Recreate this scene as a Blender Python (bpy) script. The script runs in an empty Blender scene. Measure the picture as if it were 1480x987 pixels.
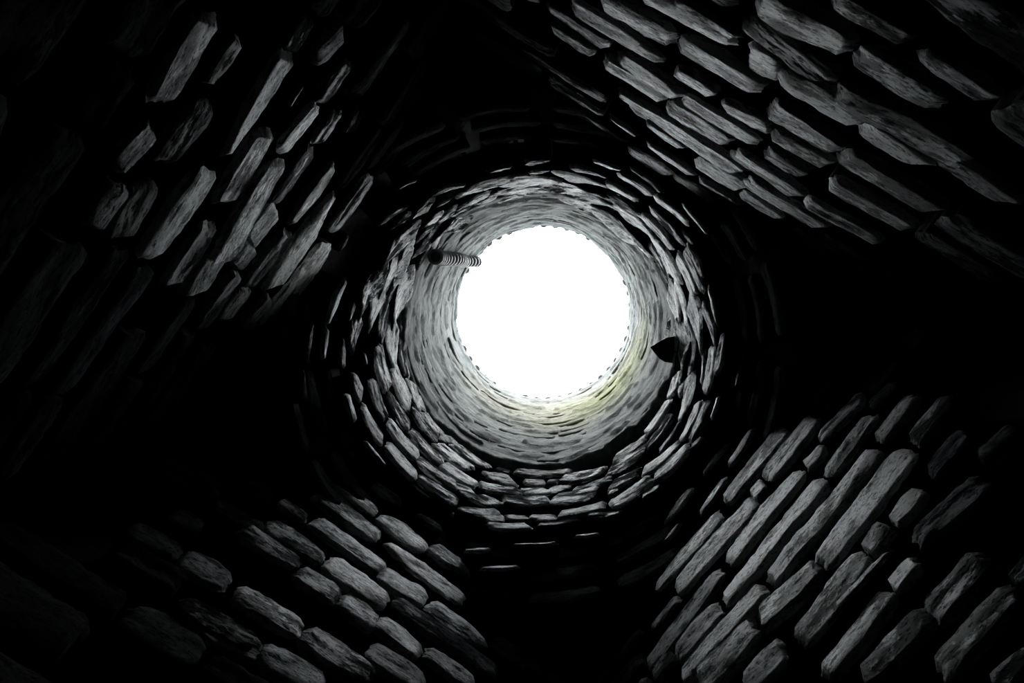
import bpy, math, random
from mathutils import Vector, Matrix, noise

random.seed(11)
sc = bpy.context.scene

# ------------------------------------------------------------------ camera, sky, exposure
W_PX, H_PX, FOC = 1480.0, 987.0, 1150.0
ZENITH = (797.0, 408.0)             # where the plumb line meets the picture
CAM_Z = 1.15                        # lens height above the floor
cam_data = bpy.data.cameras.new('camera')
cam_data.sensor_width = 36.0
cam_data.lens = 36.0 * FOC / W_PX
cam_data.clip_start = 0.02
cam = bpy.data.objects.new('camera', cam_data)
sc.collection.objects.link(cam)
BASE = Matrix(((1, 0, 0), (0, -1, 0), (0, 0, -1)))       # looks straight up, picture right = +X, picture down = +Y
def cam_dir(px, py):
    return Vector(((px - W_PX / 2) / FOC, -(py - H_PX / 2) / FOC, -1.0))
_tilt = (BASE @ cam_dir(*ZENITH)).normalized().rotation_difference(Vector((0, 0, 1))).to_matrix()
ROT = _tilt @ BASE
CAM = Vector((0, 0, CAM_Z))
cam.matrix_world = Matrix.Translation(CAM) @ ROT.to_4x4()
sc.camera = cam

world = bpy.data.worlds.new('overcast_sky')
sc.world = world
world.use_nodes = True
wn = world.node_tree.nodes
wl = world.node_tree.links
bg = wn['Background']
bg.inputs['Strength'].default_value = 13.0
# overcast sky: brightest overhead, a little towards the side where the sun stands behind the clouds
tc = wn.new('ShaderNodeTexCoord')
dot = wn.new('ShaderNodeVectorMath'); dot.operation = 'DOT_PRODUCT'
dot.inputs[1].default_value = Vector((-0.10, -0.35, 0.93)).normalized()
wl.new(tc.outputs['Generated'], dot.inputs[0])
mr = wn.new('ShaderNodeMapRange')
mr.inputs['From Min'].default_value = 0.3; mr.inputs['From Max'].default_value = 1.0
wl.new(dot.outputs['Value'], mr.inputs['Value'])
mx = wn.new('ShaderNodeMix'); mx.data_type = 'RGBA'
mx.inputs['A'].default_value = (0.13, 0.155, 0.17, 1)
mx.inputs['B'].default_value = (1.45, 1.53, 1.55, 1)
wl.new(mr.outputs['Result'], mx.inputs['Factor'])
wl.new(mx.outputs['Result'], bg.inputs['Color'])

sc.view_settings.view_transform = 'Standard'
sc.view_settings.look = 'None'
sc.view_settings.gamma = 1.0
sc.view_settings.use_curve_mapping = False
sc.view_settings.exposure = 0.0
sc.cycles.max_bounces = 6
sc.cycles.diffuse_bounces = 4

# ------------------------------------------------------------------ place: measures and rays
R = 0.50                                     # shaft radius
H_TOP = FOC * R / 126.0                      # heights above the lens
H_RING = FOC * R / 272.0
H_LINING = FOC * R / 200.0
def ray(px, py):
    return (ROT @ cam_dir(px, py)).normalized()
def at_height(px, py, h):
    d = ray(px, py)
    return CAM + d * (h / d.z)
_a = at_height(785, 452, H_TOP); _b = at_height(770, 504, FOC * R / 275.0)
AXIS = Vector(((_a.x + _b.x) / 2, (_a.y + _b.y) / 2, 0))
HALF = 1.06 * R                             # half the side of the square room
Z_TOP, Z_RING, Z_LIN = CAM_Z + H_TOP, CAM_Z + H_RING, CAM_Z + H_LINING

def shaft_radius(z):                         # straight shaft; below the ring the corners corbel outwards
    return R + max(0.0, Z_RING - z) * 0.08
def hit_shaft(px, py, off=0.0):
    d = ray(px, py); rad = R + off; p = None
    for _ in range(12):
        a = d.x * d.x + d.y * d.y
        b = 2 * (d.x * (CAM.x - AXIS.x) + d.y * (CAM.y - AXIS.y))
        c = (CAM.x - AXIS.x) ** 2 + (CAM.y - AXIS.y) ** 2 - rad * rad
        t = (-b + math.sqrt(b * b - 4 * a * c)) / (2 * a)
        p = CAM + d * t
        rad = shaft_radius(p.z) + off
    return p

# ------------------------------------------------------------------ materials
def node_mat(name):
    m = bpy.data.materials.new(name); m.use_nodes = True
    nt = m.node_tree
    return m, nt.nodes, nt.links, nt.nodes['Principled BSDF']

def ramp(nodes, p0, c0, p1, c1):
    r = nodes.new('ShaderNodeValToRGB')
    r.color_ramp.elements[0].position = p0; r.color_ramp.elements[0].color = c0
    r.color_ramp.elements[1].position = p1; r.color_ramp.elements[1].color = c1
    return r
def tex_noise(nodes, links, vec, scale, detail=6.0, rough=0.6):
    n = nodes.new('ShaderNodeTexNoise')
    n.inputs['Scale'].default_value = scale
    n.inputs['Detail'].default_value = detail
    n.inputs['Roughness'].default_value = rough
    links.new(vec, n.inputs['Vector'])
    return n.outputs['Fac']
def mixrgb(nodes, links, mode, fac, a, b):
    n = nodes.new('ShaderNodeMix'); n.data_type = 'RGBA'; n.blend_type = mode
    if hasattr(fac, 'links'): links.new(fac, n.inputs['Factor'])
    else: n.inputs['Factor'].default_value = fac
    for key, v in (('A', a), ('B', b)):
        if hasattr(v, 'links'): links.new(v, n.inputs[key])
        else: n.inputs[key].default_value = v
    return n.outputs['Result']

def make_stone_mat(name, rough, crust=True):
    m, n, l, bs = node_mat(name)
    tcn = n.new('ShaderNodeTexCoord')
    oi = n.new('ShaderNodeObjectInfo')
    add = n.new('ShaderNodeVectorMath'); add.operation = 'ADD'
    mul = n.new('ShaderNodeVectorMath'); mul.operation = 'SCALE'; mul.inputs['Scale'].default_value = 7.0
    comb = n.new('ShaderNodeCombineXYZ')
    for k in 'XYZ': l.new(oi.outputs['Random'], comb.inputs[k])
    l.new(comb.outputs[0], mul.inputs[0])
    l.new(tcn.outputs['Object'], add.inputs[0]); l.new(mul.outputs[0], add.inputs[1])
    mp = n.new('ShaderNodeMapping'); mp.inputs['Scale'].default_value = (0.42, 1.0, 1.0)
    l.new(add.outputs[0], mp.inputs['Vector'])
    v = mp.outputs[0]
    big = tex_noise(n, l, v, 40, 10, 0.72)
    fine = tex_noise(n, l, v, 210, 4, 0.7)
    patch = tex_noise(n, l, v, 24, 12, 0.74)
    base = mixrgb(n, l, 'MULTIPLY', 1.0, oi.outputs['Color'], ramp(n, 0.36, (0.30, 0.30, 0.30, 1), 0.58, (1.6, 1.6, 1.6, 1)).outputs[0])
    l.new(big, n[base.node.name].inputs['B'].links[0].from_node.inputs['Fac'])
    base = mixrgb(n, l, 'DARKEN', 1.0, base, (0.86, 0.88, 0.89, 1))
    # the pale crust has flaked away in ragged patches, dark rock shows beneath
    if crust:
        rp = ramp(n, 0.44, (0.2, 0.195, 0.19, 1), 0.468, (1, 1, 1, 1))
        sh = n.new('ShaderNodeMath'); sh.operation = 'MULTIPLY_ADD'; sh.inputs[1].default_value = 0.16; sh.inputs[2].default_value = -0.10
        ad = n.new('ShaderNodeMath'); ad.operation = 'ADD'
        l.new(oi.outputs['Random'], sh.inputs[0]); l.new(sh.outputs[0], ad.inputs[0]); l.new(patch, ad.inputs[1])
        l.new(ad.outputs[0], rp.inputs['Fac'])
        base = mixrgb(n, l, 'MULTIPLY', 0.9, base, rp.outputs[0])
    pit = ramp(n, 0.38, (0.12, 0.12, 0.12, 1), 0.45, (1, 1, 1, 1)); l.new(fine, pit.inputs['Fac'])
    base = mixrgb(n, l, 'MULTIPLY', 0.85, base, pit.outputs[0])
    l.new(base, bs.inputs['Base Color'])
    bs.inputs['Roughness'].default_value = rough
    # the pale crust is smoother and damper than the flaked rock, so it shines more
    sp = n.new('ShaderNodeMath'); sp.operation = 'MULTIPLY_ADD'; sp.inputs[1].default_value = 0.8; sp.inputs[2].default_value = -0.09; sp.use_clamp = True
    l.new(base, sp.inputs[0]); l.new(sp.outputs[0], bs.inputs['Specular IOR Level'])
    b1 = n.new('ShaderNodeBump'); b1.inputs['Strength'].default_value = 1.0; b1.inputs['Distance'].default_value = 0.03
    l.new(big, b1.inputs['Height'])
    b2 = n.new('ShaderNodeBump'); b2.inputs['Strength'].default_value = 0.8; b2.inputs['Distance'].default_value = 0.0025
    l.new(fine, b2.inputs['Height']); l.new(b1.outputs[0], b2.inputs['Normal'])
    l.new(b2.outputs[0], bs.inputs['Normal'])
    return m
STONE = make_stone_mat('grey_limestone', 0.55)
SLAB = make_stone_mat('weathered_lining_stone', 0.8, crust=False)

def make_joint_shade_mat():
    m, n, l, bs = node_mat('dark_joint_and_shade')  # dark joint backing; also paints shade on stone sides, ceiling and jutting stone
    tcn = n.new('ShaderNodeTexCoord')
    f = tex_noise(n, l, tcn.outputs['Object'], 30, 6, 0.7)
    r = ramp(n, 0.3, (0.006, 0.006, 0.006, 1), 0.75, (0.022, 0.021, 0.02, 1)); l.new(f, r.inputs['Fac'])
    l.new(r.outputs[0], bs.inputs['Base Color'])
    bs.inputs['Roughness'].default_value = 1.0
    bs.inputs['Specular IOR Level'].default_value = 0.1
    b = n.new('ShaderNodeBump'); b.inputs['Distance'].default_value = 0.01; l.new(f, b.inputs['Height'])
    l.new(b.outputs[0], bs.inputs['Normal'])
    return m
JOINT_SHADE = make_joint_shade_mat()

def make_lining_mat():
    # lime-washed lining: grey, cream and pinkish washes, a patch of green algae, thin level cracks
    m, n, l, bs = node_mat('lime_washed_lining')
    tcn = n.new('ShaderNodeTexCoord')
    geo = n.new('ShaderNodeNewGeometry')
    pos = geo.outputs['Position']
    mp = n.new('ShaderNodeMapping'); mp.inputs['Scale'].default_value = (1, 1, 2.4)
    l.new(pos, mp.inputs['Vector'])
    v = mp.outputs[0]
    big = tex_noise(n, l, v, 4.5, 6, 0.6)
    fine = tex_noise(n, l, v, 38, 7, 0.7)
    crackn = tex_noise(n, l, v, 9, 8, 0.66)
    base = ramp(n, 0.32, (0.095, 0.103, 0.104, 1), 0.7, (0.20, 0.206, 0.20, 1)); l.new(big, base.inputs['Fac'])
    col = base.outputs[0]
    def patch(centre, radius, colour, amount):
        nonlocal col
        d = n.new('ShaderNodeVectorMath'); d.operation = 'DISTANCE'
        l.new(pos, d.inputs[0]); d.inputs[1].default_value = centre
        wob = n.new('ShaderNodeMath'); wob.operation = 'MULTIPLY_ADD'
        l.new(crackn, wob.inputs[0]); wob.inputs[1].default_value = radius * 1.2; l.new(d.outputs['Value'], wob.inputs[2])
        k = n.new('ShaderNodeMapRange'); k.inputs['From Min'].default_value = radius * 0.7; k.inputs['From Max'].default_value = radius * 1.75
        k.inputs['To Min'].default_value = amount; k.inputs['To Max'].default_value = 0.0
        l.new(wob.outputs[0], k.inputs['Value'])
        col = mixrgb(n, l, 'MIX', k.outputs['Result'], col, colour)
    patch(hit_shaft(820, 598), 0.55, (0.21, 0.192, 0.115, 1), 0.9)
    patch(hit_shaft(890, 565), 0.42, (0.19, 0.205, 0.055, 1), 0.85)
    patch(hit_shaft(700, 570), 0.22, (0.22, 0.195, 0.155, 1), 0.6)
    patch(hit_shaft(800, 604), 0.12, (0.25, 0.20, 0.188, 1), 0.8)
    # cracks: thin dark lines along the level bedding
    sub = n.new('ShaderNodeMath'); sub.operation = 'SUBTRACT'; l.new(crackn, sub.inputs[0]); sub.inputs[1].default_value = 0.5
    ab = n.new('ShaderNodeMath'); ab.operation = 'ABSOLUTE'; l.new(sub.outputs[0], ab.inputs[0])
    ck = ramp(n, 0.0, (0.22, 0.22, 0.22, 1), 0.012, (1, 1, 1, 1)); l.new(ab.outputs[0], ck.inputs['Fac'])
    gate = ramp(n, 0.46, (0, 0, 0, 1), 0.55, (1, 1, 1, 1)); l.new(fine, gate.inputs['Fac'])
    col = mixrgb(n, l, 'MULTIPLY', gate.outputs[0], col, ck.outputs[0])
    pr = ramp(n, 0.3, (0.62, 0.62, 0.62, 1), 0.6, (1.08, 1.08, 1.08, 1)); l.new(fine, pr.inputs['Fac'])
    col = mixrgb(n, l, 'MULTIPLY', 1.0, col, pr.outputs[0])
    oi = n.new('ShaderNodeObjectInfo')
    col = mixrgb(n, l, 'MULTIPLY', 1.0, col, oi.outputs['Color'])
    l.new(col, bs.inputs['Base Color'])
    bs.inputs['Roughness'].default_value = 0.85
    bs.inputs['Specular IOR Level'].default_value = 0.3
    b0 = n.new('ShaderNodeBump'); b0.inputs['Strength'].default_value = 1.0; b0.inputs['Distance'].default_value = 0.012
    l.new(crackn, b0.inputs['Height'])
    b1 = n.new('ShaderNodeBump'); b1.inputs['Strength'].default_value = 0.8; b1.inputs['Distance'].default_value = 0.006
    l.new(fine, b1.inputs['Height']); l.new(b0.outputs[0], b1.inputs['Normal'])
    l.new(b1.outputs[0], bs.inputs['Normal'])
    return m
LINING = make_lining_mat()

def plain_mat(name, col, rough, spec=0.4, var=0.5):
    m, n, l, bs = node_mat(name)
    tcn = n.new('ShaderNodeTexCoord')
    f = tex_noise(n, l, tcn.outputs['Object'], 45, 5, 0.65)
    lo = tuple(c * (1 - var) for c in col) + (1,); hi = tuple(min(1, c * (1 + var)) for c in col) + (1,)
    r = ramp(n, 0.3, lo, 0.7, hi); l.new(f, r.inputs['Fac'])
    l.new(r.outputs[0], bs.inputs['Base Color'])
    bs.inputs['Roughness'].default_value = rough
    bs.inputs['Specular IOR Level'].default_value = spec
    b = n.new('ShaderNodeBump'); b.inputs['Distance'].default_value = 0.004; b.inputs['Strength'].default_value = 0.6
    l.new(f, b.inputs['Height']); l.new(b.outputs[0], bs.inputs['Normal'])
    return m
FLOOR = plain_mat('damp_earth_floor', (0.02, 0.019, 0.017), 0.9, 0.2)
RIM = plain_mat('grey_rim_mortar', (0.30, 0.28, 0.26), 0.85, 0.3, 0.25)
HOSE_DARK = plain_mat('dark_hose_core', (0.015, 0.015, 0.017), 0.7, 0.4)
HOSE_RIB = plain_mat('grey_hose_rib', (0.20, 0.20, 0.21), 0.5, 0.5, 0.3)

# ------------------------------------------------------------------ helpers
def link_mesh(name, verts, faces, mat, parent=None, smooth=True):
    me = bpy.data.meshes.new(name)
    me.from_pydata([tuple(v) for v in verts], [], faces)
    me.validate(); me.update()
    if smooth:
        me.polygons.foreach_set('use_smooth', [True] * len(me.polygons))
    me.materials.append(mat)
    o = bpy.data.objects.new(name, me)
    sc.collection.objects.link(o)
    if parent: o.parent = parent
    return o
def describe(o, label, category, kind=None, group=None):
    o['label'] = label; o['category'] = category
    if kind: o['kind'] = kind
    if group: o['group'] = group

def nz(x, y, z): return noise.noise(Vector((x, y, z)))

def stone_mesh(name, L, Hh, depth, back, t0, t1, bend=0.0, nx=12, nk=6, rag=1.0):
    """One split stone: x along the bed, y up, z out of the wall. Ragged outline, uneven face, rounded arrises."""
    s = random.uniform(0, 500)
    V, F = [], []
    def outline(u, side):                       # half height at u in 0..1
        q = min(0.25, 0.35 * Hh / L); e = min(1.0, u / q); g = min(1.0, (1 - u) / q)
        e = math.sqrt(max(0, 1 - (1 - e) ** 2.4)); g = math.sqrt(max(0, 1 - (1 - g) ** 2.4))
        f = (t0 + (1 - t0) * min(1, u / 0.45)) * (t1 + (1 - t1) * min(1, (1 - u) / 0.45))
        cap = (0.55 + 0.45 * e) * (0.55 + 0.45 * g)
        rg = 1 + rag * (0.10 * nz(u * L * 9, side * 3.1, s) + 0.12 * nz(u * L * 75, side * 5.7, s + 9))
        return 0.5 * Hh * f * cap * rg
    rows = nk + 1
    for i in range(nx + 1):
        u = i / nx
        x = (u - 0.5) * L
        wob = 0.05 * Hh * nz(u * L * 9, 1.7, s + 33)
        up, dn = outline(u, 1), outline(u, -1)
        for k in range(rows):
            v = k / nk
            y = -dn + (up + dn) * v + wob
            ev = min(v, 1 - v) * 2; eu = min(u, 1 - u) * L / max(Hh, 1e-4) * 2
            r = min(1.0, ev / 0.2); r2 = min(1.0, eu / 0.16)
            rd = math.sqrt(max(0, 1 - (1 - r) ** 2)) * math.sqrt(max(0, 1 - (1 - r2) ** 2))
            face = depth * (0.45 + 0.55 * rd) + 0.005 * nz(x * 7, y * 26, s) + 0.002 * nz(x * 40, y * 80, s + 4)
            xx = x + (0.006 * nz(v * 4, s, 3.3) if i in (0, nx) else 0)
            V.append((xx, y, face - bend * x * x))
    base = len(V)
    ring = [i * rows for i in range(nx + 1)] + [nx * rows + k for k in range(1, rows)] + \
           [i * rows + nk for i in range(nx - 1, -1, -1)] + [k for k in range(nk - 1, 0, -1)]
    for i in range(nx):
        for k in range(nk):
            a = i * rows + k
            F.append((a, a + rows, a + rows + 1, a + 1))
    for q in ring:
        x, y, z = V[q]
        V.append((x * 0.96, y * 0.86, -back - bend * x * x))
    m = len(ring)
    for q in range(m):
        F.append((ring[q], base + q, base + (q + 1) % m, ring[(q + 1) % m]))
    return V, F, nx * nk

def stone(name, parent, p0, p1, nrm, Hh, tone, depth=0.022, back=0.05, t0=None, t1=None, bend=0.0, mat=None, rag=1.0):
    x = (p1 - p0); L = x.length; x.normalize()
    n = (nrm - x * nrm.dot(x)).normalized()
    y = n.cross(x)
    t0 = random.uniform(0.82, 1.0) if t0 is None else t0
    t1 = random.uniform(0.82, 1.0) if t1 is None else t1
    nx = max(10, min(32, int(L / 0.011)))
    V, F, n_face = stone_mesh(name, L, Hh, depth, back, t0, t1, bend, nx=nx, rag=rag)
    o = link_mesh(name, V, F, mat or STONE, parent)
    if mat is None:                              # side faces near-black: shade between the stones put into the colour
        o.data.materials.append(JOINT_SHADE)
        for f in o.data.polygons[n_face:]: f.material_index = 1
    c = (p0 + p1) / 2
    o.matrix_local = Matrix(((x.x, y.x, n.x, c.x), (x.y, y.y, n.y, c.y), (x.z, y.z, n.z, c.z), (0, 0, 0, 1)))
    h = random.uniform(-1, 1) * 0.03
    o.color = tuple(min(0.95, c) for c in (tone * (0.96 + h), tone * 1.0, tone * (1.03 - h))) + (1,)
    return o

def survey(ox, oy, s, rows):
    """stone measurements taken on the photograph: ends of the long axis, height, paleness with the light falloff in it, end tapers"""
    out = []
    for r in rows:
        x0, y0, x1, y1, w, b = r[:6]  # b mixes the stone's own paleness with light falloff
        t0 = r[6] if len(r) > 6 else None; t1 = r[7] if len(r) > 7 else None
        out.append((ox + x0 / s, oy + y0 / s, ox + x1 / s, oy + y1 / s, w / s, b, t0, t1))
    return out

# ------------------------------------------------------------------ stone survey of the four walls
T = .25
WALL_STONES = {}
WALL_STONES['back'] = survey(780, 0, 4.229, [
    (30, 30, 430, 285, 72, .38), (60, 165, 335, 325, 55, .28), (180, 30, 755, 375, 98, .85, 1, .3),
    (350, -10, 825, 258, 122, .85), (838, 258, 1345, 572, 118, .95), (600, -40, 1195, 272, 92, 1.1), (800, -10, 1225, 240, 42, .35),
    (825, 420, 1070, 588, 84, 1.0), (475, 335, 862, 598, 72, .7), (866, 600, 1330, 882, 78, .75), (385, 370, 772, 615, 80, .95),
    (785, 640, 1170, 882, 92, .4), (650, 745, 890, 912, 42, .55), (420, 712, 605, 838, 13, .7, T, T)]) + \
  survey(1080, 0, 4.229, [
    (0, 340, 200, 438, 165, 1.0), (205, 440, 720, 770, 150, .72), (724, 774, 1100, 1020, 140, .55), (530, 560, 1390, 1020, 190, .36),
    (40, -10, 640, 310, 195, .8), (655, 325, 1200, 650, 175, .5), (0, 110, 520, 500, 170, .14), (520, -30, 1010, 250, 140, .26), (1050, 330, 1500, 630, 150, .3)]) + \
  survey(880, 150, 4.229, [
    (690, 10, 992, 160, 92, .85), (1000, 175, 1355, 395, 80, .6), (45, -75, 812, 430, 92, 1.15, .2, .8), (218, 242, 522, 442, 46, 1.1, .4, .6),
    (122, 272, 375, 445, 58, 1.1, .5, .7), (402, 445, 630, 605, 42, .55, .7, .2), (545, 455, 822, 635, 32, .8, .6, .2), (540, 345, 832, 530, 92, .36),
    (806, 548, 1060, 705, 58, .5), (755, 292, 1175, 572, 78, .72), (832, 462, 1310, 775, 82, .48), (960, 290, 1212, 445, 90, .22),
    (968, 25, 1420, 300, 128, .78), (1425, 305, 2008, 675, 125, .5), (120, 0, 250, 100, 22, .3, T, T)]) + \
  survey(1130, 180, 4.229, [
    (285, 345, 810, 645, 92, .45), (130, 470, 610, 730, 72, .32), (990, 200, 1420, 500, 130, .25)])
WALL_STONES['right'] = survey(930, 560, 4.933, [
    (145, 985, 350, 710, 48, .85, .2, .8), (398, 912, 592, 638, 48, .8, .5, .6), (408, 625, 602, 388, 24, .7, .2, .3), (606, 562, 792, 285, 42, .5, .7, .4),
    (572, 818, 1006, 288, 108, 1.0), (870, 650, 1215, 205, 135, .55), (775, 775, 862, 678, 98, .75), (1150, 565, 1285, 415, 85, .62)]) + \
  survey(1180, 540, 4.933, [
    (15, 462, 330, 140, 102, .5), (75, 722, 395, 280, 108, .48), (430, 478, 700, 150, 112, .42), (690, 490, 975, 150, 155, .36),
    (800, 710, 1090, 410, 170, .16), (1150, 610, 1430, 390, 190, .16), (380, 245, 560, 60, 90, .16)]) + \
  survey(920, 740, 3.997, [
    (110, 450, 482, 5, 78, .85, .5, 1), (148, 185, 246, 58, 17, .6, .2, .3), (520, 290, 950, -245, 92, .95), (225, 445, 690, -75, 90, .65),
    (500, 520, 1080, -192, 104, .9), (765, 405, 1392, -368, 98, .72), (1060, 305, 1572, -365, 140, .78),
    (695, 640, 1052, 308, 142, .95), (350, 1005, 688, 645, 152, .6), (250, 970, 738, 432, 102, .66), (225, 840, 475, 545, 112, .5),
    (60, 900, 485, 335, 92, .34), (85, 690, 242, 485, 62, .28), (90, 975, 215, 832, 90, .28), (620, 1010, 850, 775, 155, .46)]) + \
  survey(1180, 740, 3.997, [
    (285, 225, 408, 68, 100, .95), (428, 62, 600, -140, 108, .7), (-110, 740, 280, 235, 140, .68), (100, 570, 432, 205, 36, .62, .5, .4),
    (428, 435, 572, 275, 122, .9), (40, 950, 425, 448, 135, .55), (250, 975, 652, 578, 142, .62), (655, 612, 970, 240, 190, .45),
    (700, 930, 1135, 430, 172, .58), (1140, 410, 1320, 190, 130, .3), (1020, 1010, 1250, 800, 160, .3), (560, 170, 960, -190, 165, .2)])
WALL_STONES['front'] = survey(480, 680, 3.214, [
    (15, 55, 208, 192, 55, 1.1), (185, 55, 322, 148, 40, .6, .5, .3), (222, 205, 436, 368, 70, .85), (458, 345, 642, 488, 66, .8, 1, .2),
    (245, 335, 618, 600, 70, .85, .3, .9), (225, 465, 440, 602, 90, .62), (450, 615, 722, 815, 88, .68, 1, .2), (285, 605, 770, 940, 90, .24),
    (205, 690, 412, 850, 98, .66), (430, 835, 665, 1000, 80, .48), (165, 830, 430, 1000, 120, .4), (388, 205, 515, 272, 32, .42, .4, .3), (538, 190, 642, 242, 22, .6, .4, .3)]) + \
  survey(300, 680, 3.215, [
    (505, 100, 798, 312, 72, .75), (495, 225, 822, 462, 82, .75), (275, 240, 545, 412, 92, .52), (550, 418, 838, 612, 106, .82),
    (415, 462, 612, 592, 96, .6), (615, 595, 800, 712, 100, .6), (160, 262, 425, 440, 80, .52), (125, 555, 440, 738, 115, .9), (445, 748, 770, 975, 138, .62),
    (-20, 700, 260, 850, 120, .36), (240, 840, 545, 1010, 140, .52), (330, 135, 462, 225, 50, .35), (20, 150, 270, 270, 70, .2)]) + \
  survey(100, 680, 3.213, [
    (520, 395, 748, 520, 125, .4), (275, 255, 510, 395, 112, .22), (250, 660, 610, 860, 200, .2), (500, 615, 880, 810, 125, .3), (230, 350, 525, 525, 130, .14), (480, 190, 600, 270, 90, .2)])
WALL_STONES['left'] = survey(320, 0, 3.948, [
    (12, 905, 385, 300, 92, .92, .15, 1), (388, 296, 510, 105, 98, .4), (345, 880, 560, 598, 92, 1.05), (563, 594, 725, 345, 88, .42),
    (545, 830, 668, 630, 76, .42), (525, 340, 700, 175, 80, .3), (385, 620, 462, 478, 24, .4, T, T), (720, 760, 800, 620, 60, .2)]) + \
  survey(320, 200, 3.524, [
    (15, 345, 235, -40, 100, .72), (255, 345, 470, 55, 76, .5), (352, 445, 585, 130, 66, 1.05, .6, .5), (262, 775, 575, 275, 84, .92, .9, .2),
    (245, 955, 545, 535, 88, .78), (560, 480, 765, 190, 62, .36), (600, 582, 652, 498, 16, .5, T, T), (135, 535, 288, 362, 92, .7), (70, 660, 165, 545, 95, .36),
    (-20, 655, 300, 118, 104, .9), (125, 770, 345, 475, 82, .5), (10, 930, 128, 765, 80, .26), (-40, 850, 90, 685, 76, .36), (125, 970, 255, 810, 72, .26)]) + \
  survey(120, 200, 3.288, [
    (35, 430, 195, 225, 115, .3), (315, 580, 600, 150, 122, .7), (165, 490, 312, 225, 130, .24), (410, 715, 605, 405, 88, .42), (525, 750, 640, 560, 100, .38),
    (545, 920, 735, 655, 72, .3)]) + \
  survey(100, 0, 3.946, [
    (255, 965, 485, 725, 150, .66), (520, 600, 815, 85, 155, .66), (540, 930, 790, 580, 165, .24), (780, 490, 970, 220, 95, .3), (80, 720, 320, 390, 200, .12)])

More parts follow.
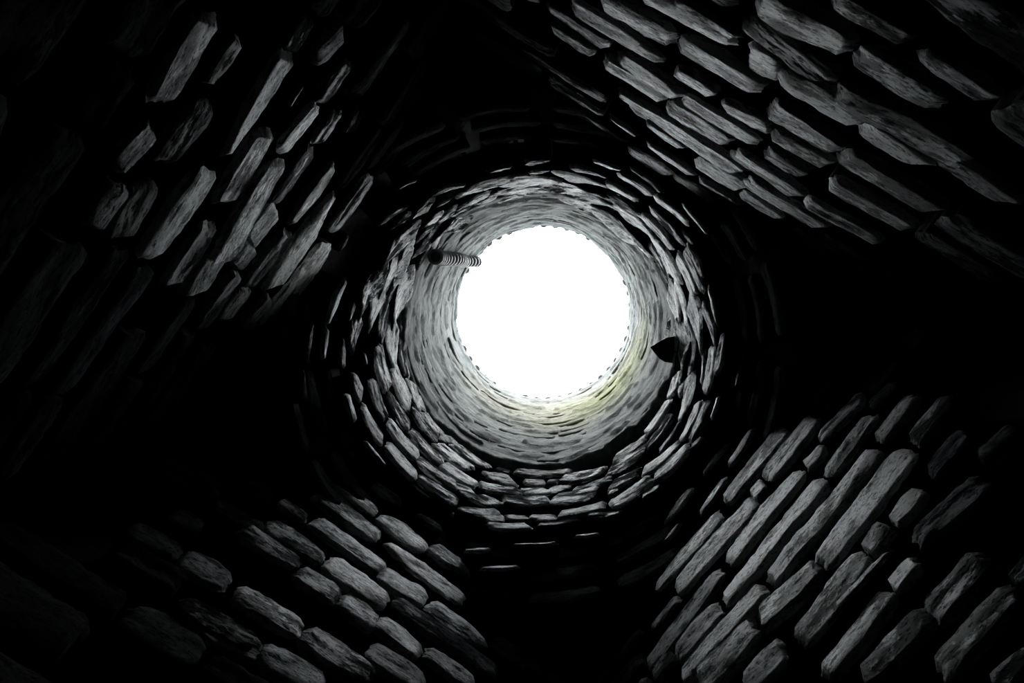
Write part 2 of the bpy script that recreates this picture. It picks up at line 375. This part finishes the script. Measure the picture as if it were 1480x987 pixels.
# ------------------------------------------------------------------ stone survey of the round shaft
SHAFT_STONES = survey(540, 220, 6.17, [
    (40, 640, 312, 468, 46, .55, .5, .4), (140, 675, 312, 572, 42, .45, .4, .8), (60, 985, 372, 690, 72, .85), (455, 397, 815, 268, 17, .8, .4, .2), (210, 320, 390, 245, 10, .6, T, T),
    (335, 562, 525, 468, 38, .55), (535, 472, 715, 392, 28, .5), (755, 368, 1200, 245, 54, 1.0), (1005, 178, 1240, 128, 34, .75, .4, .7), (468, 640, 585, 588, 34, 1.05),
    (385, 785, 560, 640, 48, .9), (562, 640, 745, 510, 48, .95), (388, 850, 552, 748, 54, 1.0), (485, 875, 592, 775, 64, 1.0), (205, 990, 335, 868, 64, .85), (395, 985, 525, 885, 62, .92),
    (778, 478, 985, 405, 46, .85), (700, 560, 880, 470, 52, .85), (555, 712, 805, 618, 34, .85), (900, 485, 1105, 405, 60, .72), (1000, 388, 1240, 343, 42, .9), (975, 512, 1205, 468, 28, .7), (1110, 420, 1250, 415, 40, .75)]) + \
  survey(720, 215, 7.4, [
    (288, 160, 535, 95, 28, .65, .4, .7), (1000, 122, 1330, 232, 52, .9, .5, .2), (775, 208, 1185, 282, 38, .65, .5, .3), (345, 258, 545, 222, 22, .65, .5, .3), (145, 312, 345, 272, 26, .85), (-10, 362, 112, 332, 26, .85),
    (105, 382, 645, 308, 68, 1.05), (655, 285, 1138, 370, 62, 1.0), (1145, 370, 1490, 555, 58, .9), (-5, 480, 512, 395, 48, 1.0), (522, 400, 1045, 435, 74, 1.05), (1045, 465, 1225, 575, 64, 1.05),
    (245, 478, 595, 448, 46, .75), (825, 488, 1265, 612, 54, .85), (425, 505, 655, 515, 28, .8), (1228, 538, 1560, 720, 66, .95), (-5, 562, 215, 528, 50, .75), (775, 560, 1215, 672, 64, .75), (1085, 688, 1455, 872, 84, .9),
    (600, 460, 815, 472, 50, .25)]) + \
  survey(880, 230, 5.483, [
    (70, 105, 350, 290, 62, .62), (352, 293, 632, 522, 62, .78), (162, 62, 432, 272, 32, .68, .4, .2), (582, 350, 785, 605, 36, .78, .6, .2), (328, 382, 604, 672, 54, .85), (266, 428, 524, 718, 48, 1.05),
    (72, 392, 368, 608, 54, 1.05), (588, 578, 628, 662, 27, .85), (618, 668, 762, 942, 36, .8, .8, .2), (368, 618, 532, 948, 58, .95), (325, 668, 482, 952, 62, .88), (185, 598, 402, 855, 48, .98), (0, 480, 292, 642, 62, .92),
    (392, 868, 452, 990, 36, .85)]) + \
  survey(900, 380, 5.483, [
    (418, 130, 532, 495, 37, 1.1), (538, 290, 642, 668, 68, .85), (430, -70, 582, 262, 62, .85), (490, -110, 652, 232, 52, .75), (640, 330, 742, 622, 36, .55), (678, 170, 748, 512, 38, .8, .4, .2),
    (738, 895, 802, 568, 42, .78, .2, .6), (448, 518, 522, 845, 62, .85), (518, 498, 562, 882, 42, .85), (378, 528, 452, 745, 46, .75), (368, 170, 462, 505, 74, .78), (325, 108, 362, 205, 32, .8),
    (624, 962, 646, 698, 24, .85), (655, 1040, 715, 658, 58, 1.0), (440, 995, 502, 868, 56, .6), (900, 1000, 928, 850, 22, .34, .3, .3)]) + \
  survey(880, 540, 4.935, [
    (272, 438, 438, 182, 48, 1.1), (440, 168, 492, -15, 46, 1.05), (266, 545, 458, 288, 52, .65), (522, 335, 592, 5, 54, .95, .5, .7), (352, 568, 524, 342, 24, .85), (526, 484, 648, 192, 54, 1.0), (576, 494, 714, 186, 54, 1.05),
    (588, 532, 662, 452, 27, .95, .7, .3), (733, 328, 782, 158, 27, .78), (246, 708, 504, 502, 54, 1.0), (326, 764, 576, 506, 68, 1.05), (36, 612, 272, 458, 52, .62), (0, 695, 264, 546, 68, .95), (0, 802, 218, 706, 62, .9),
    (10, 945, 314, 746, 84, .85), (236, 885, 374, 796, 42, .62), (-10, 855, 74, 822, 22, .85)]) + \
  survey(700, 640, 6.168, [
    (682, 325, 1065, 255, 82, .95), (604, 512, 1002, 448, 104, .95), (785, 432, 1142, 318, 62, .85), (155, 510, 586, 522, 104, .9), (336, 442, 580, 420, 74, 1.0), (578, 402, 736, 410, 62, .75),
    (350, 350, 552, 350, 62, .72), (553, 350, 668, 345, 62, .95), (186, 665, 392, 665, 58, .9), (393, 665, 644, 665, 62, .75), (656, 652, 1084, 562, 64, .85), (915, 658, 1245, 622, 42, .85, .3, .5), (465, 742, 865, 688, 38, .8, .5, .3),
    (25, 742, 415, 740, 52, .9), (0, 640, 184, 682, 74, .85), (0, 398, 335, 442, 74, .72), (235, 910, 665, 898, 25, .7, .3, .3), (796, 832, 1034, 816, 20, .7, .3, .3), (0, 288, 265, 332, 92, .6), (266, 272, 775, 268, 62, .5), (88, 225, 234, 272, 42, .7)]) + \
  survey(500, 560, 4.936, [
    (106, 128, 268, 394, 62, .85), (296, 236, 514, 504, 78, .95), (284, 404, 504, 644, 80, .95), (176, -60, 284, 236, 62, .75), (286, 42, 450, 296, 68, .9), (456, 304, 684, 546, 74, 1.0), (366, -10, 464, 136, 58, .75),
    (446, -10, 544, 156, 52, .9), (466, 146, 654, 376, 58, .7), (538, 166, 674, 346, 54, .8), (688, 326, 764, 406, 62, .85), (642, 396, 894, 596, 74, 1.0), (756, 406, 1014, 576, 58, 1.05), (506, 516, 794, 716, 84, .8), (676, 546, 934, 706, 68, 1.0),
    (510, 636, 794, 826, 84, .85), (786, 716, 930, 762, 74, 1.05), (931, 762, 1086, 846, 78, 1.0), (952, 698, 1160, 742, 64, .88), (795, 866, 1100, 905, 58, .95, .3, .8), (466, 696, 606, 804, 27, .75, .4, .3), (126, 376, 292, 564, 42, .38, .5, .4), (0, 40, 64, 246, 58, .55)]) + \
  survey(420, 380, 4.486, [
    (426, 316, 604, 56, 53, .95), (582, 134, 744, -5, 62, .9), (496, 394, 608, 166, 53, .9), (636, 184, 724, 92, 53, .85), (642, 354, 778, 106, 58, 1.0), (576, 504, 634, 246, 48, .8), (383, 570, 458, 336, 48, .9),
    (345, 684, 346, 486, 42, .78, .8, .2), (398, 730, 468, 864, 46, .8, .4, .9), (378, 374, 418, 256, 22, .65, .3, .6), (563, 536, 634, 824, 68, 1.0), (645, 664, 672, 366, 62, .78), (658, 668, 774, 926, 74, .85), (716, 484, 750, 336, 42, .72),
    (714, 488, 752, 744, 42, .8), (776, 766, 854, 954, 53, .85), (478, 588, 492, 664, 16, .6), (232, 404, 358, 96, 36, .72, .3, .2), (212, 630, 242, 416, 31, .5, .4, .3), (95, 655, 142, 378, 26, .45, .4, .2), (92, 905, 84, 700, 20, .24)]) + \
  survey(480, 680, 3.214, [(612, 374, 744, 364, 16, .7, .3, .3), (685, 460, 875, 450, 15, .8, .3, .3)])

# ------------------------------------------------------------------ the setting
def box(name, c, hx, hy, hz, xa, ya, mat, parent=None):
    V = []
    za = Vector((0, 0, 1))
    for sx in (-1, 1):
        for sy in (-1, 1):
            for sz in (-1, 1):
                V.append(c + xa * hx * sx + ya * hy * sy + za * hz * sz)
    F = [(0, 1, 3, 2), (4, 6, 7, 5), (0, 4, 5, 1), (2, 3, 7, 6), (0, 2, 6, 4), (1, 5, 7, 3)]
    return link_mesh(name, V, F, mat, parent, smooth=False)

LABELS = {'back': 'dark coursed limestone wall of the chamber above the shaft opening towards the top right',
          'right': 'coursed limestone wall with long slabs at the lower right of the chamber',
          'front': 'coursed limestone wall with a long black gap at the lower left of the chamber',
          'left': 'shadowed coursed limestone wall at the upper left of the chamber'}
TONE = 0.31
WALL_TONE = {'back': 1.9, 'right': 1.25, 'front': 0.82, 'left': 0.95}  # how brightly each wall is lit, put into its stone colour
WALL_GAMMA = {'back': 1.2, 'right': 1.4, 'front': 1.5, 'left': 1.4}  # powers that paint the outward light falloff into dim stones
walls = {}
frames = {}
for side, rows in WALL_STONES.items():
    acc = Vector((0, 0, 0))
    mid = Vector((0, 0, 0))
    for (x0, y0, x1, y1, w, b, t0, t1) in rows:
        r0, r1 = ray(x0, y0), ray(x1, y1)
        d = r0.cross(r1).cross(Vector((0, 0, 1)))
        d.normalize()
        if acc.length and d.dot(acc) < 0: d = -d
        acc += d * math.hypot(x1 - x0, y1 - y0)
        m = ray((x0 + x1) / 2, (y0 + y1) / 2); mid += Vector((m.x, m.y, 0))
    u = acc.normalized()
    n = Vector((u.y, -u.x, 0))
    if n.dot(mid) > 0: n = -n                  # n points into the room
    dist = HALF + (-n).dot(AXIS)               # from the lens to the wall face
    frames[side] = (u, n, dist)
    print('WALL', side, 'azimuth', round(math.degrees(math.atan2(u.y, u.x)), 1), 'dist', round(dist, 3))

def hit_wall(side, px, py):
    u, n, dist = frames[side]
    d = ray(px, py)
    return CAM + d * (dist / d.dot(-n))

BACK_GAP = 0.06
for side, rows in WALL_STONES.items():
    u, n, dist = frames[side]
    thick = 0.3
    c = CAM - n * (dist + BACK_GAP + thick / 2); c.z = (Z_RING + 0.12) / 2
    # centre the backing on the room
    ctr = AXIS - n * (AXIS.dot(n) + dist + BACK_GAP + thick / 2); ctr.z = c.z
    wall = box('wall_' + side, ctr, 1.25, thick / 2, c.z, u, n, JOINT_SHADE)
    describe(wall, LABELS[side], 'wall', 'structure')
    walls[side] = wall
    taken = []
    for (x0, y0, x1, y1, w, b, t0, t1) in rows:
        p0, p1 = hit_wall(side, x0, y0), hit_wall(side, x1, y1)
        ln = math.hypot(x1 - x0, y1 - y0)
        ox, oy = -(y1 - y0) / ln * w / 2, (x1 - x0) / ln * w / 2
        mx_, my_ = (x0 + x1) / 2, (y0 + y1) / 2
        qa, qb = hit_wall(side, mx_ + ox, my_ + oy), hit_wall(side, mx_ - ox, my_ - oy)
        hh = abs((qa - qb).z)
        d = p1 - p0
        if d.dot(u) < 0:
            p0, p1, t0, t1 = p1, p0, t1, t0
        dp = 0.014 + random.uniform(-.005, .005)
        inset = n * (-0.85 * dp)
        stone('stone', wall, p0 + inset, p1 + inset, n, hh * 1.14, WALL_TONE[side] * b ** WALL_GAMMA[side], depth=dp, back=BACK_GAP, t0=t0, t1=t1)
        us = sorted(((p0 - AXIS).dot(u), (p1 - AXIS).dot(u)))
        zc = (p0.z + p1.z) / 2; dz = abs(p1.z - p0.z) / 2
        taken.append((us[0], us[1], zc - hh / 2 - dz, zc + hh / 2 + dz))
    # the courses the light hardly reaches; their shade is put into a low tone
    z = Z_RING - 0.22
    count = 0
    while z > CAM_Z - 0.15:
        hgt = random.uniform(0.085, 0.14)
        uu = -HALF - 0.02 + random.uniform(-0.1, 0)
        while uu < HALF:
            L = random.uniform(0.18, 0.42)
            a, b2 = max(uu, -HALF), min(uu + L, HALF)
            if b2 - a > 0.06:
                spans = [(a, b2)]
                for (ta, tb, za, zb) in taken:
                    if zb > z - hgt + 0.012 and za < z - 0.012:
                        spans = [q for (s0, s1) in spans for q in ((s0, min(s1, ta - 0.012)), (max(s0, tb + 0.012), s1)) if q[1] - q[0] > 0.13]
                for (s0, s1) in spans:
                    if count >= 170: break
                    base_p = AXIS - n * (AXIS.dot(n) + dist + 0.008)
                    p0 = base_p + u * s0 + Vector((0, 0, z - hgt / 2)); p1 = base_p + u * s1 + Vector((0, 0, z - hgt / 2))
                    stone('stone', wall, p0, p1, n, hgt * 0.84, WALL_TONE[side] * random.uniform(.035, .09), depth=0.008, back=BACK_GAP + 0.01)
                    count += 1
            uu += L + 0.012
        z -= hgt
    print(side, 'stones', len(wall.children))

floor = box('floor', Vector((AXIS.x, AXIS.y, -0.05)), 1.4, 1.4, 0.05, frames['back'][0], frames['back'][1], FLOOR)
describe(floor, 'dark damp earth floor of the small stone chamber', 'floor', 'structure')

def tube_shell(name, prof_in, prof_out, seg, mat, rag=0.0):
    """closed shell of revolution round the shaft axis; profiles are (radius, z) from bottom to top"""
    V, F = [], []
    prof = prof_in + prof_out[::-1]
    m = len(prof)
    for s in range(seg):
        a = 2 * math.pi * s / seg
        for k, (r, z) in enumerate(prof):
            V.append((AXIS.x + r * math.cos(a), AXIS.y + r * math.sin(a), z))
    for s in range(seg):
        t = (s + 1) % seg
        for k in range(m):
            k2 = (k + 1) % m
            F.append((s * m + k, s * m + k2, t * m + k2, t * m + k))
    return link_mesh(name, V, F, mat)

# ceiling: corners corbelled over the square room, closed around the round shaft; corner shade painted black
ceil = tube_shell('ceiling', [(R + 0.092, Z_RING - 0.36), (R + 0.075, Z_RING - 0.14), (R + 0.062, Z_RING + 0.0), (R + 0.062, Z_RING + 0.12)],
                  [(1.5, Z_RING - 0.02), (1.5, Z_RING + 0.12)], 72, JOINT_SHADE)
describe(ceil, 'corbelled stone ceiling in painted shade closing the corners round the shaft', 'ceiling', 'structure')
wall_shaft = tube_shell('wall_shaft', [(R + 0.062, Z_RING + 0.02), (R + 0.062, Z_TOP - 0.02)], [(R + 0.35, Z_RING + 0.02), (R + 0.35, Z_TOP - 0.02)], 96, JOINT_SHADE)
describe(wall_shaft, 'round shaft wall of flat grey stones laid in rings under the pale lining', 'wall', 'structure')

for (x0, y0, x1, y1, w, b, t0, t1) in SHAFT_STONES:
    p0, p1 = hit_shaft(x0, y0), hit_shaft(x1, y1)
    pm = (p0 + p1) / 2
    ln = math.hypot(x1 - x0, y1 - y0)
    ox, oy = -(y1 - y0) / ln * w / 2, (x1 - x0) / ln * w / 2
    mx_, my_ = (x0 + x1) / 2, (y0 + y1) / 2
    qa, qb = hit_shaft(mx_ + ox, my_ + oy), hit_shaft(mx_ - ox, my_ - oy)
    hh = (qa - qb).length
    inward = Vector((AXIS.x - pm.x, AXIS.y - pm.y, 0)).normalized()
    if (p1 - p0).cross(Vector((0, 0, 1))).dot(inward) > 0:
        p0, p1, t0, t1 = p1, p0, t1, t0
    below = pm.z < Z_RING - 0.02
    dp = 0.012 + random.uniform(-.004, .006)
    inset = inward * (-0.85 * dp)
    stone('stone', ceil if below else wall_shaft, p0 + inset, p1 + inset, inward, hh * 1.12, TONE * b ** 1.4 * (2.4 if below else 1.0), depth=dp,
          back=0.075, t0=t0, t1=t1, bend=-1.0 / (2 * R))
print('shaft stones', len(wall_shaft.children), 'ceiling', len(ceil.children))

# corbel slabs bridging the corners, their shade put into a dark tone
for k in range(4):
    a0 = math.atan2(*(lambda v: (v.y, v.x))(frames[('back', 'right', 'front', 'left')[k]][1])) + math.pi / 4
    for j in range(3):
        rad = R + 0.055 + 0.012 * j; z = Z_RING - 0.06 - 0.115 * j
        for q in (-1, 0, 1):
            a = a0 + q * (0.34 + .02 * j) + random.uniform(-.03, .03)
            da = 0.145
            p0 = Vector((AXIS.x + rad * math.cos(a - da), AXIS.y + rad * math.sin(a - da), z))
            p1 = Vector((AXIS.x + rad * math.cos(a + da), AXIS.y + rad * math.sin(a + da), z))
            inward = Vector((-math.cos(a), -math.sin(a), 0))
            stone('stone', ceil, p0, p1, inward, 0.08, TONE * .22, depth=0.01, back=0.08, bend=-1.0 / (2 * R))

# upper lining of the shaft: smeared thin courses
SEG, NZ = 300, 96
V, F = [], []
def lining_edge(a):
    return 0.05 * nz(math.cos(a) * 3, math.sin(a) * 3, 7.0) + 0.04 * nz(math.cos(a) * 11, math.sin(a) * 11, 2.0) + 0.03 * nz(math.cos(a) * 30, math.sin(a) * 30, 5.0)
for s in range(SEG):
    a = 2 * math.pi * s / SEG
    ca, sa = math.cos(a), math.sin(a)
    zb = Z_LIN + lining_edge(a)
    for k in range(NZ + 1):
        z = zb + (Z_TOP - zb) * k / NZ
        d = 0.014 * nz(ca * 2.2, sa * 2.2, z * 3.0) + 0.007 * nz(ca * 5, sa * 5, z * 16) + 0.006 * nz(ca * 14, sa * 14, z * 34)
        lay = nz(ca * 3.5 + 9, sa * 3.5, z * 11 + 5)
        d += 0.010 if lay > 0.12 else 0.0
        if k == 0: d -= 0.006
        r = R - 0.004 - d * 0.8
        V.append((AXIS.x + r * ca, AXIS.y + r * sa, z))
    for (r, z) in ((R + 0.07, Z_TOP), (R + 0.07, zb)):
        V.append((AXIS.x + r * ca, AXIS.y + r * sa, z))
m = NZ + 3
for s in range(SEG):
    t = (s + 1) % SEG
    for k in range(m):
        k2 = (k + 1) % m
        F.append((s * m + k, s * m + k2, t * m + k2, t * m + k))
lining = link_mesh('wall_lining', V, F, LINING)
lining.color = (1, 1, 1, 1)
describe(lining, 'pale rough lime-washed lining of the upper shaft under the open sky', 'wall', 'structure')

# thin slabs that stand proud of the lining
z = Z_LIN + 0.09
while z < Z_TOP - 0.06:
    hgt = random.uniform(0.045, 0.10)
    a = random.uniform(0, 1)
    end = a + 2 * math.pi
    while a < end - 0.3:
        da = random.uniform(0.22, 0.62)
        if random.random() < 0.42:
            zz = z + random.uniform(-.02, .02)
            a1 = a + da * 0.93
            p0 = Vector((AXIS.x + R * math.cos(a1), AXIS.y + R * math.sin(a1), zz))
            p1 = Vector((AXIS.x + R * math.cos(a), AXIS.y + R * math.sin(a), zz + random.uniform(-.02, .02)))
            am = (a + a1) / 2
            inward = Vector((-math.cos(am), -math.sin(am), 0))
            sag = R * (1 - math.cos((a1 - a) / 2))
            o = stone('slab', lining, p0 - inward * sag, p1 - inward * sag, inward, hgt * 0.9, 1.0, depth=0.007 + random.uniform(-.003, .004), back=0.03,
                      t0=random.uniform(.3, .9), t1=random.uniform(.3, .9), bend=-1.0 / (2 * R), mat=LINING, rag=1.6)
            g = random.uniform(.82, 1.05)
            o.color = (g, g, g, 1)
        a += da
    z += hgt
print('slabs', len(lining.children))

# scalloped rim on the mouth of the shaft
rim_root = bpy.data.objects.new('scalloped_rim', None)
sc.collection.objects.link(rim_root)
rim_root.location = (AXIS.x, AXIS.y, Z_TOP)
describe(rim_root, 'grey scalloped ring of small lobes round the open mouth of the shaft', 'rim')
def revolve_local(name, prof, seg, mat, parent):
    V, F = [], []
    m = len(prof)
    for s in range(seg):
        a = 2 * math.pi * s / seg
        for (r, zz) in prof: V.append((r * math.cos(a), r * math.sin(a), zz))
    for s in range(seg):
        t = (s + 1) % seg
        for k in range(m):
            F.append((s * m + k, s * m + (k + 1) % m, t * m + (k + 1) % m, t * m + k))
    return link_mesh(name, V, F, mat, parent)
revolve_local('ring', [(R + 0.001, -0.012), (R + 0.0, 0.012), (R + 0.02, 0.03), (R + 0.16, 0.03), (R + 0.16, -0.02)], 120, RIM, rim_root)
lobe_V, lobe_F = [], []
for i in range(7):
    th = math.pi * i / 6
    for j in range(10):
        ph = 2 * math.pi * j / 10
        lobe_V.append((0.026 * math.sin(th) * math.cos(ph), 0.024 * math.sin(th) * math.sin(ph), 0.014 * math.cos(th)))
for i in range(6):
    for j in range(10):
        lobe_F.append((i * 10 + j, (i + 1) * 10 + j, (i + 1) * 10 + (j + 1) % 10, i * 10 + (j + 1) % 10))
lobe_first = None
for i in range(47):
    a = 2 * math.pi * (i + 0.3) / 47
    if abs(a - math.pi) < 0.42: continue              # the left side of the mouth is smooth
    if lobe_first is None:
        lobe_first = o = link_mesh('lobe', lobe_V, lobe_F, RIM, rim_root)
    else:
        o = lobe_first.copy(); sc.collection.objects.link(o)
    o.parent = rim_root
    rr = R + 0.008 + random.uniform(-.002, .002)
    o.location = (rr * math.cos(a), rr * math.sin(a), 0.010)
    o.rotation_euler = (0, 0, a + math.pi / 2)
    o.scale = (random.uniform(.85, 1.15), 1, random.uniform(.8, 1.2))

# ribbed hose hanging down the shaft on the left
h_top = hit_shaft(689, 379, -0.03); h_bot = hit_shaft(629, 371, -0.03)
hose = bpy.data.objects.new('ribbed_hose', None)
sc.collection.objects.link(hose)
hose.location = h_bot
describe(hose, 'dark ribbed hose hanging down the pale lining from the mouth of the shaft', 'hose')
HR = 0.026
def hose_pt(t):
    p = h_bot.lerp(h_top, t)
    return p - h_bot
def hose_axes():
    d = (h_top - h_bot).normalized()
    x = d.cross(Vector((0.3, 1, 0))).normalized()
    return d, x, d.cross(x)
hd, hx, hy = hose_axes()
V, F = [], []
NS = 24
for i in range(NS + 1):
    c = hose_pt(i / NS) + hx * 0.006 * math.sin(i * 0.5)
    for j in range(14):
        ph = 2 * math.pi * j / 14
        V.append(c + (hx * math.cos(ph) + hy * math.sin(ph)) * HR * 0.72)
for i in range(NS):
    for j in range(14):
        F.append((i * 14 + j, i * 14 + (j + 1) % 14, (i + 1) * 14 + (j + 1) % 14, (i + 1) * 14 + j))
F.append(tuple(range(13, -1, -1))); F.append(tuple(NS * 14 + j for j in range(14)))
link_mesh('tube', V, F, HOSE_DARK, hose)
rib_first = None
NR = 17
tV, tF = [], []
for i in range(20):
    a = 2 * math.pi * i / 20
    for j in range(8):
        b = 2 * math.pi * j / 8
        r = HR * 0.86 + 0.009 * math.cos(b)
        tV.append((r * math.cos(a), r * math.sin(a), 0.016 * math.sin(b)))
for i in range(20):
    for j in range(8):
        tF.append((i * 8 + j, ((i + 1) % 20) * 8 + j, ((i + 1) % 20) * 8 + (j + 1) % 8, i * 8 + (j + 1) % 8))
quat = hd.to_track_quat('Z', 'Y')
for i in range(NR):
    if rib_first is None: rib_first = o = link_mesh('rib', tV, tF, HOSE_RIB, hose)
    else:
        o = rib_first.copy(); sc.collection.objects.link(o)
    o.parent = hose
    ha, hb = h_bot.z - CAM_Z, h_top.z - CAM_Z
    q = (i + 0.5) / NR
    t = (1 / ((1 - q) / ha + q / hb) - ha) / (hb - ha)
    o.location = hose_pt(t) + hx * 0.006 * math.sin(t * NS * 0.5)
    o.rotation_mode = 'QUATERNION'; o.rotation_quaternion = quat

# broken stone jutting from the shaft on the right, its unlit underside painted black
tip = at_height(942, 505, H_LINING - 0.03)
root_p = at_height(985, 508, H_LINING - 0.03)
out = (root_p - tip); out.z = 0; out.normalize()
side = Vector((-out.y, out.x, 0))
V = []
JS = 1.3
prof = [(-0.005, -0.004), (0.012, 0.016), (0.03, 0.034), (0.05, 0.046), (0.085, 0.05), (0.18, 0.055), (0.18, -0.06), (0.085, -0.056), (0.05, -0.046), (0.026, -0.03), (0.010, -0.016)]
for zz, sh in ((-0.018, -0.004), (0.03, 0.03)):
    for i, (a, b) in enumerate(prof):
        V.append(out * (a + sh) + side * (b * 0.72 * JS - 0.004 + 0.006 * nz(i, zz * 40, 3)) + Vector((0, 0, JS * zz + 0.012 * nz(i * 1.3, 2, zz * 9))))
k = len(prof)
F = [tuple(range(k - 1, -1, -1)), tuple(range(k, 2 * k))] + [(i, (i + 1) % k, k + (i + 1) % k, k + i) for i in range(k)]
jut = link_mesh('jutting_stone', V, F, JOINT_SHADE, smooth=False)
jut.location = tip
describe(jut, 'broken stone, painted shade-black, jutting out of the shaft wall below the pale lining', 'stone')
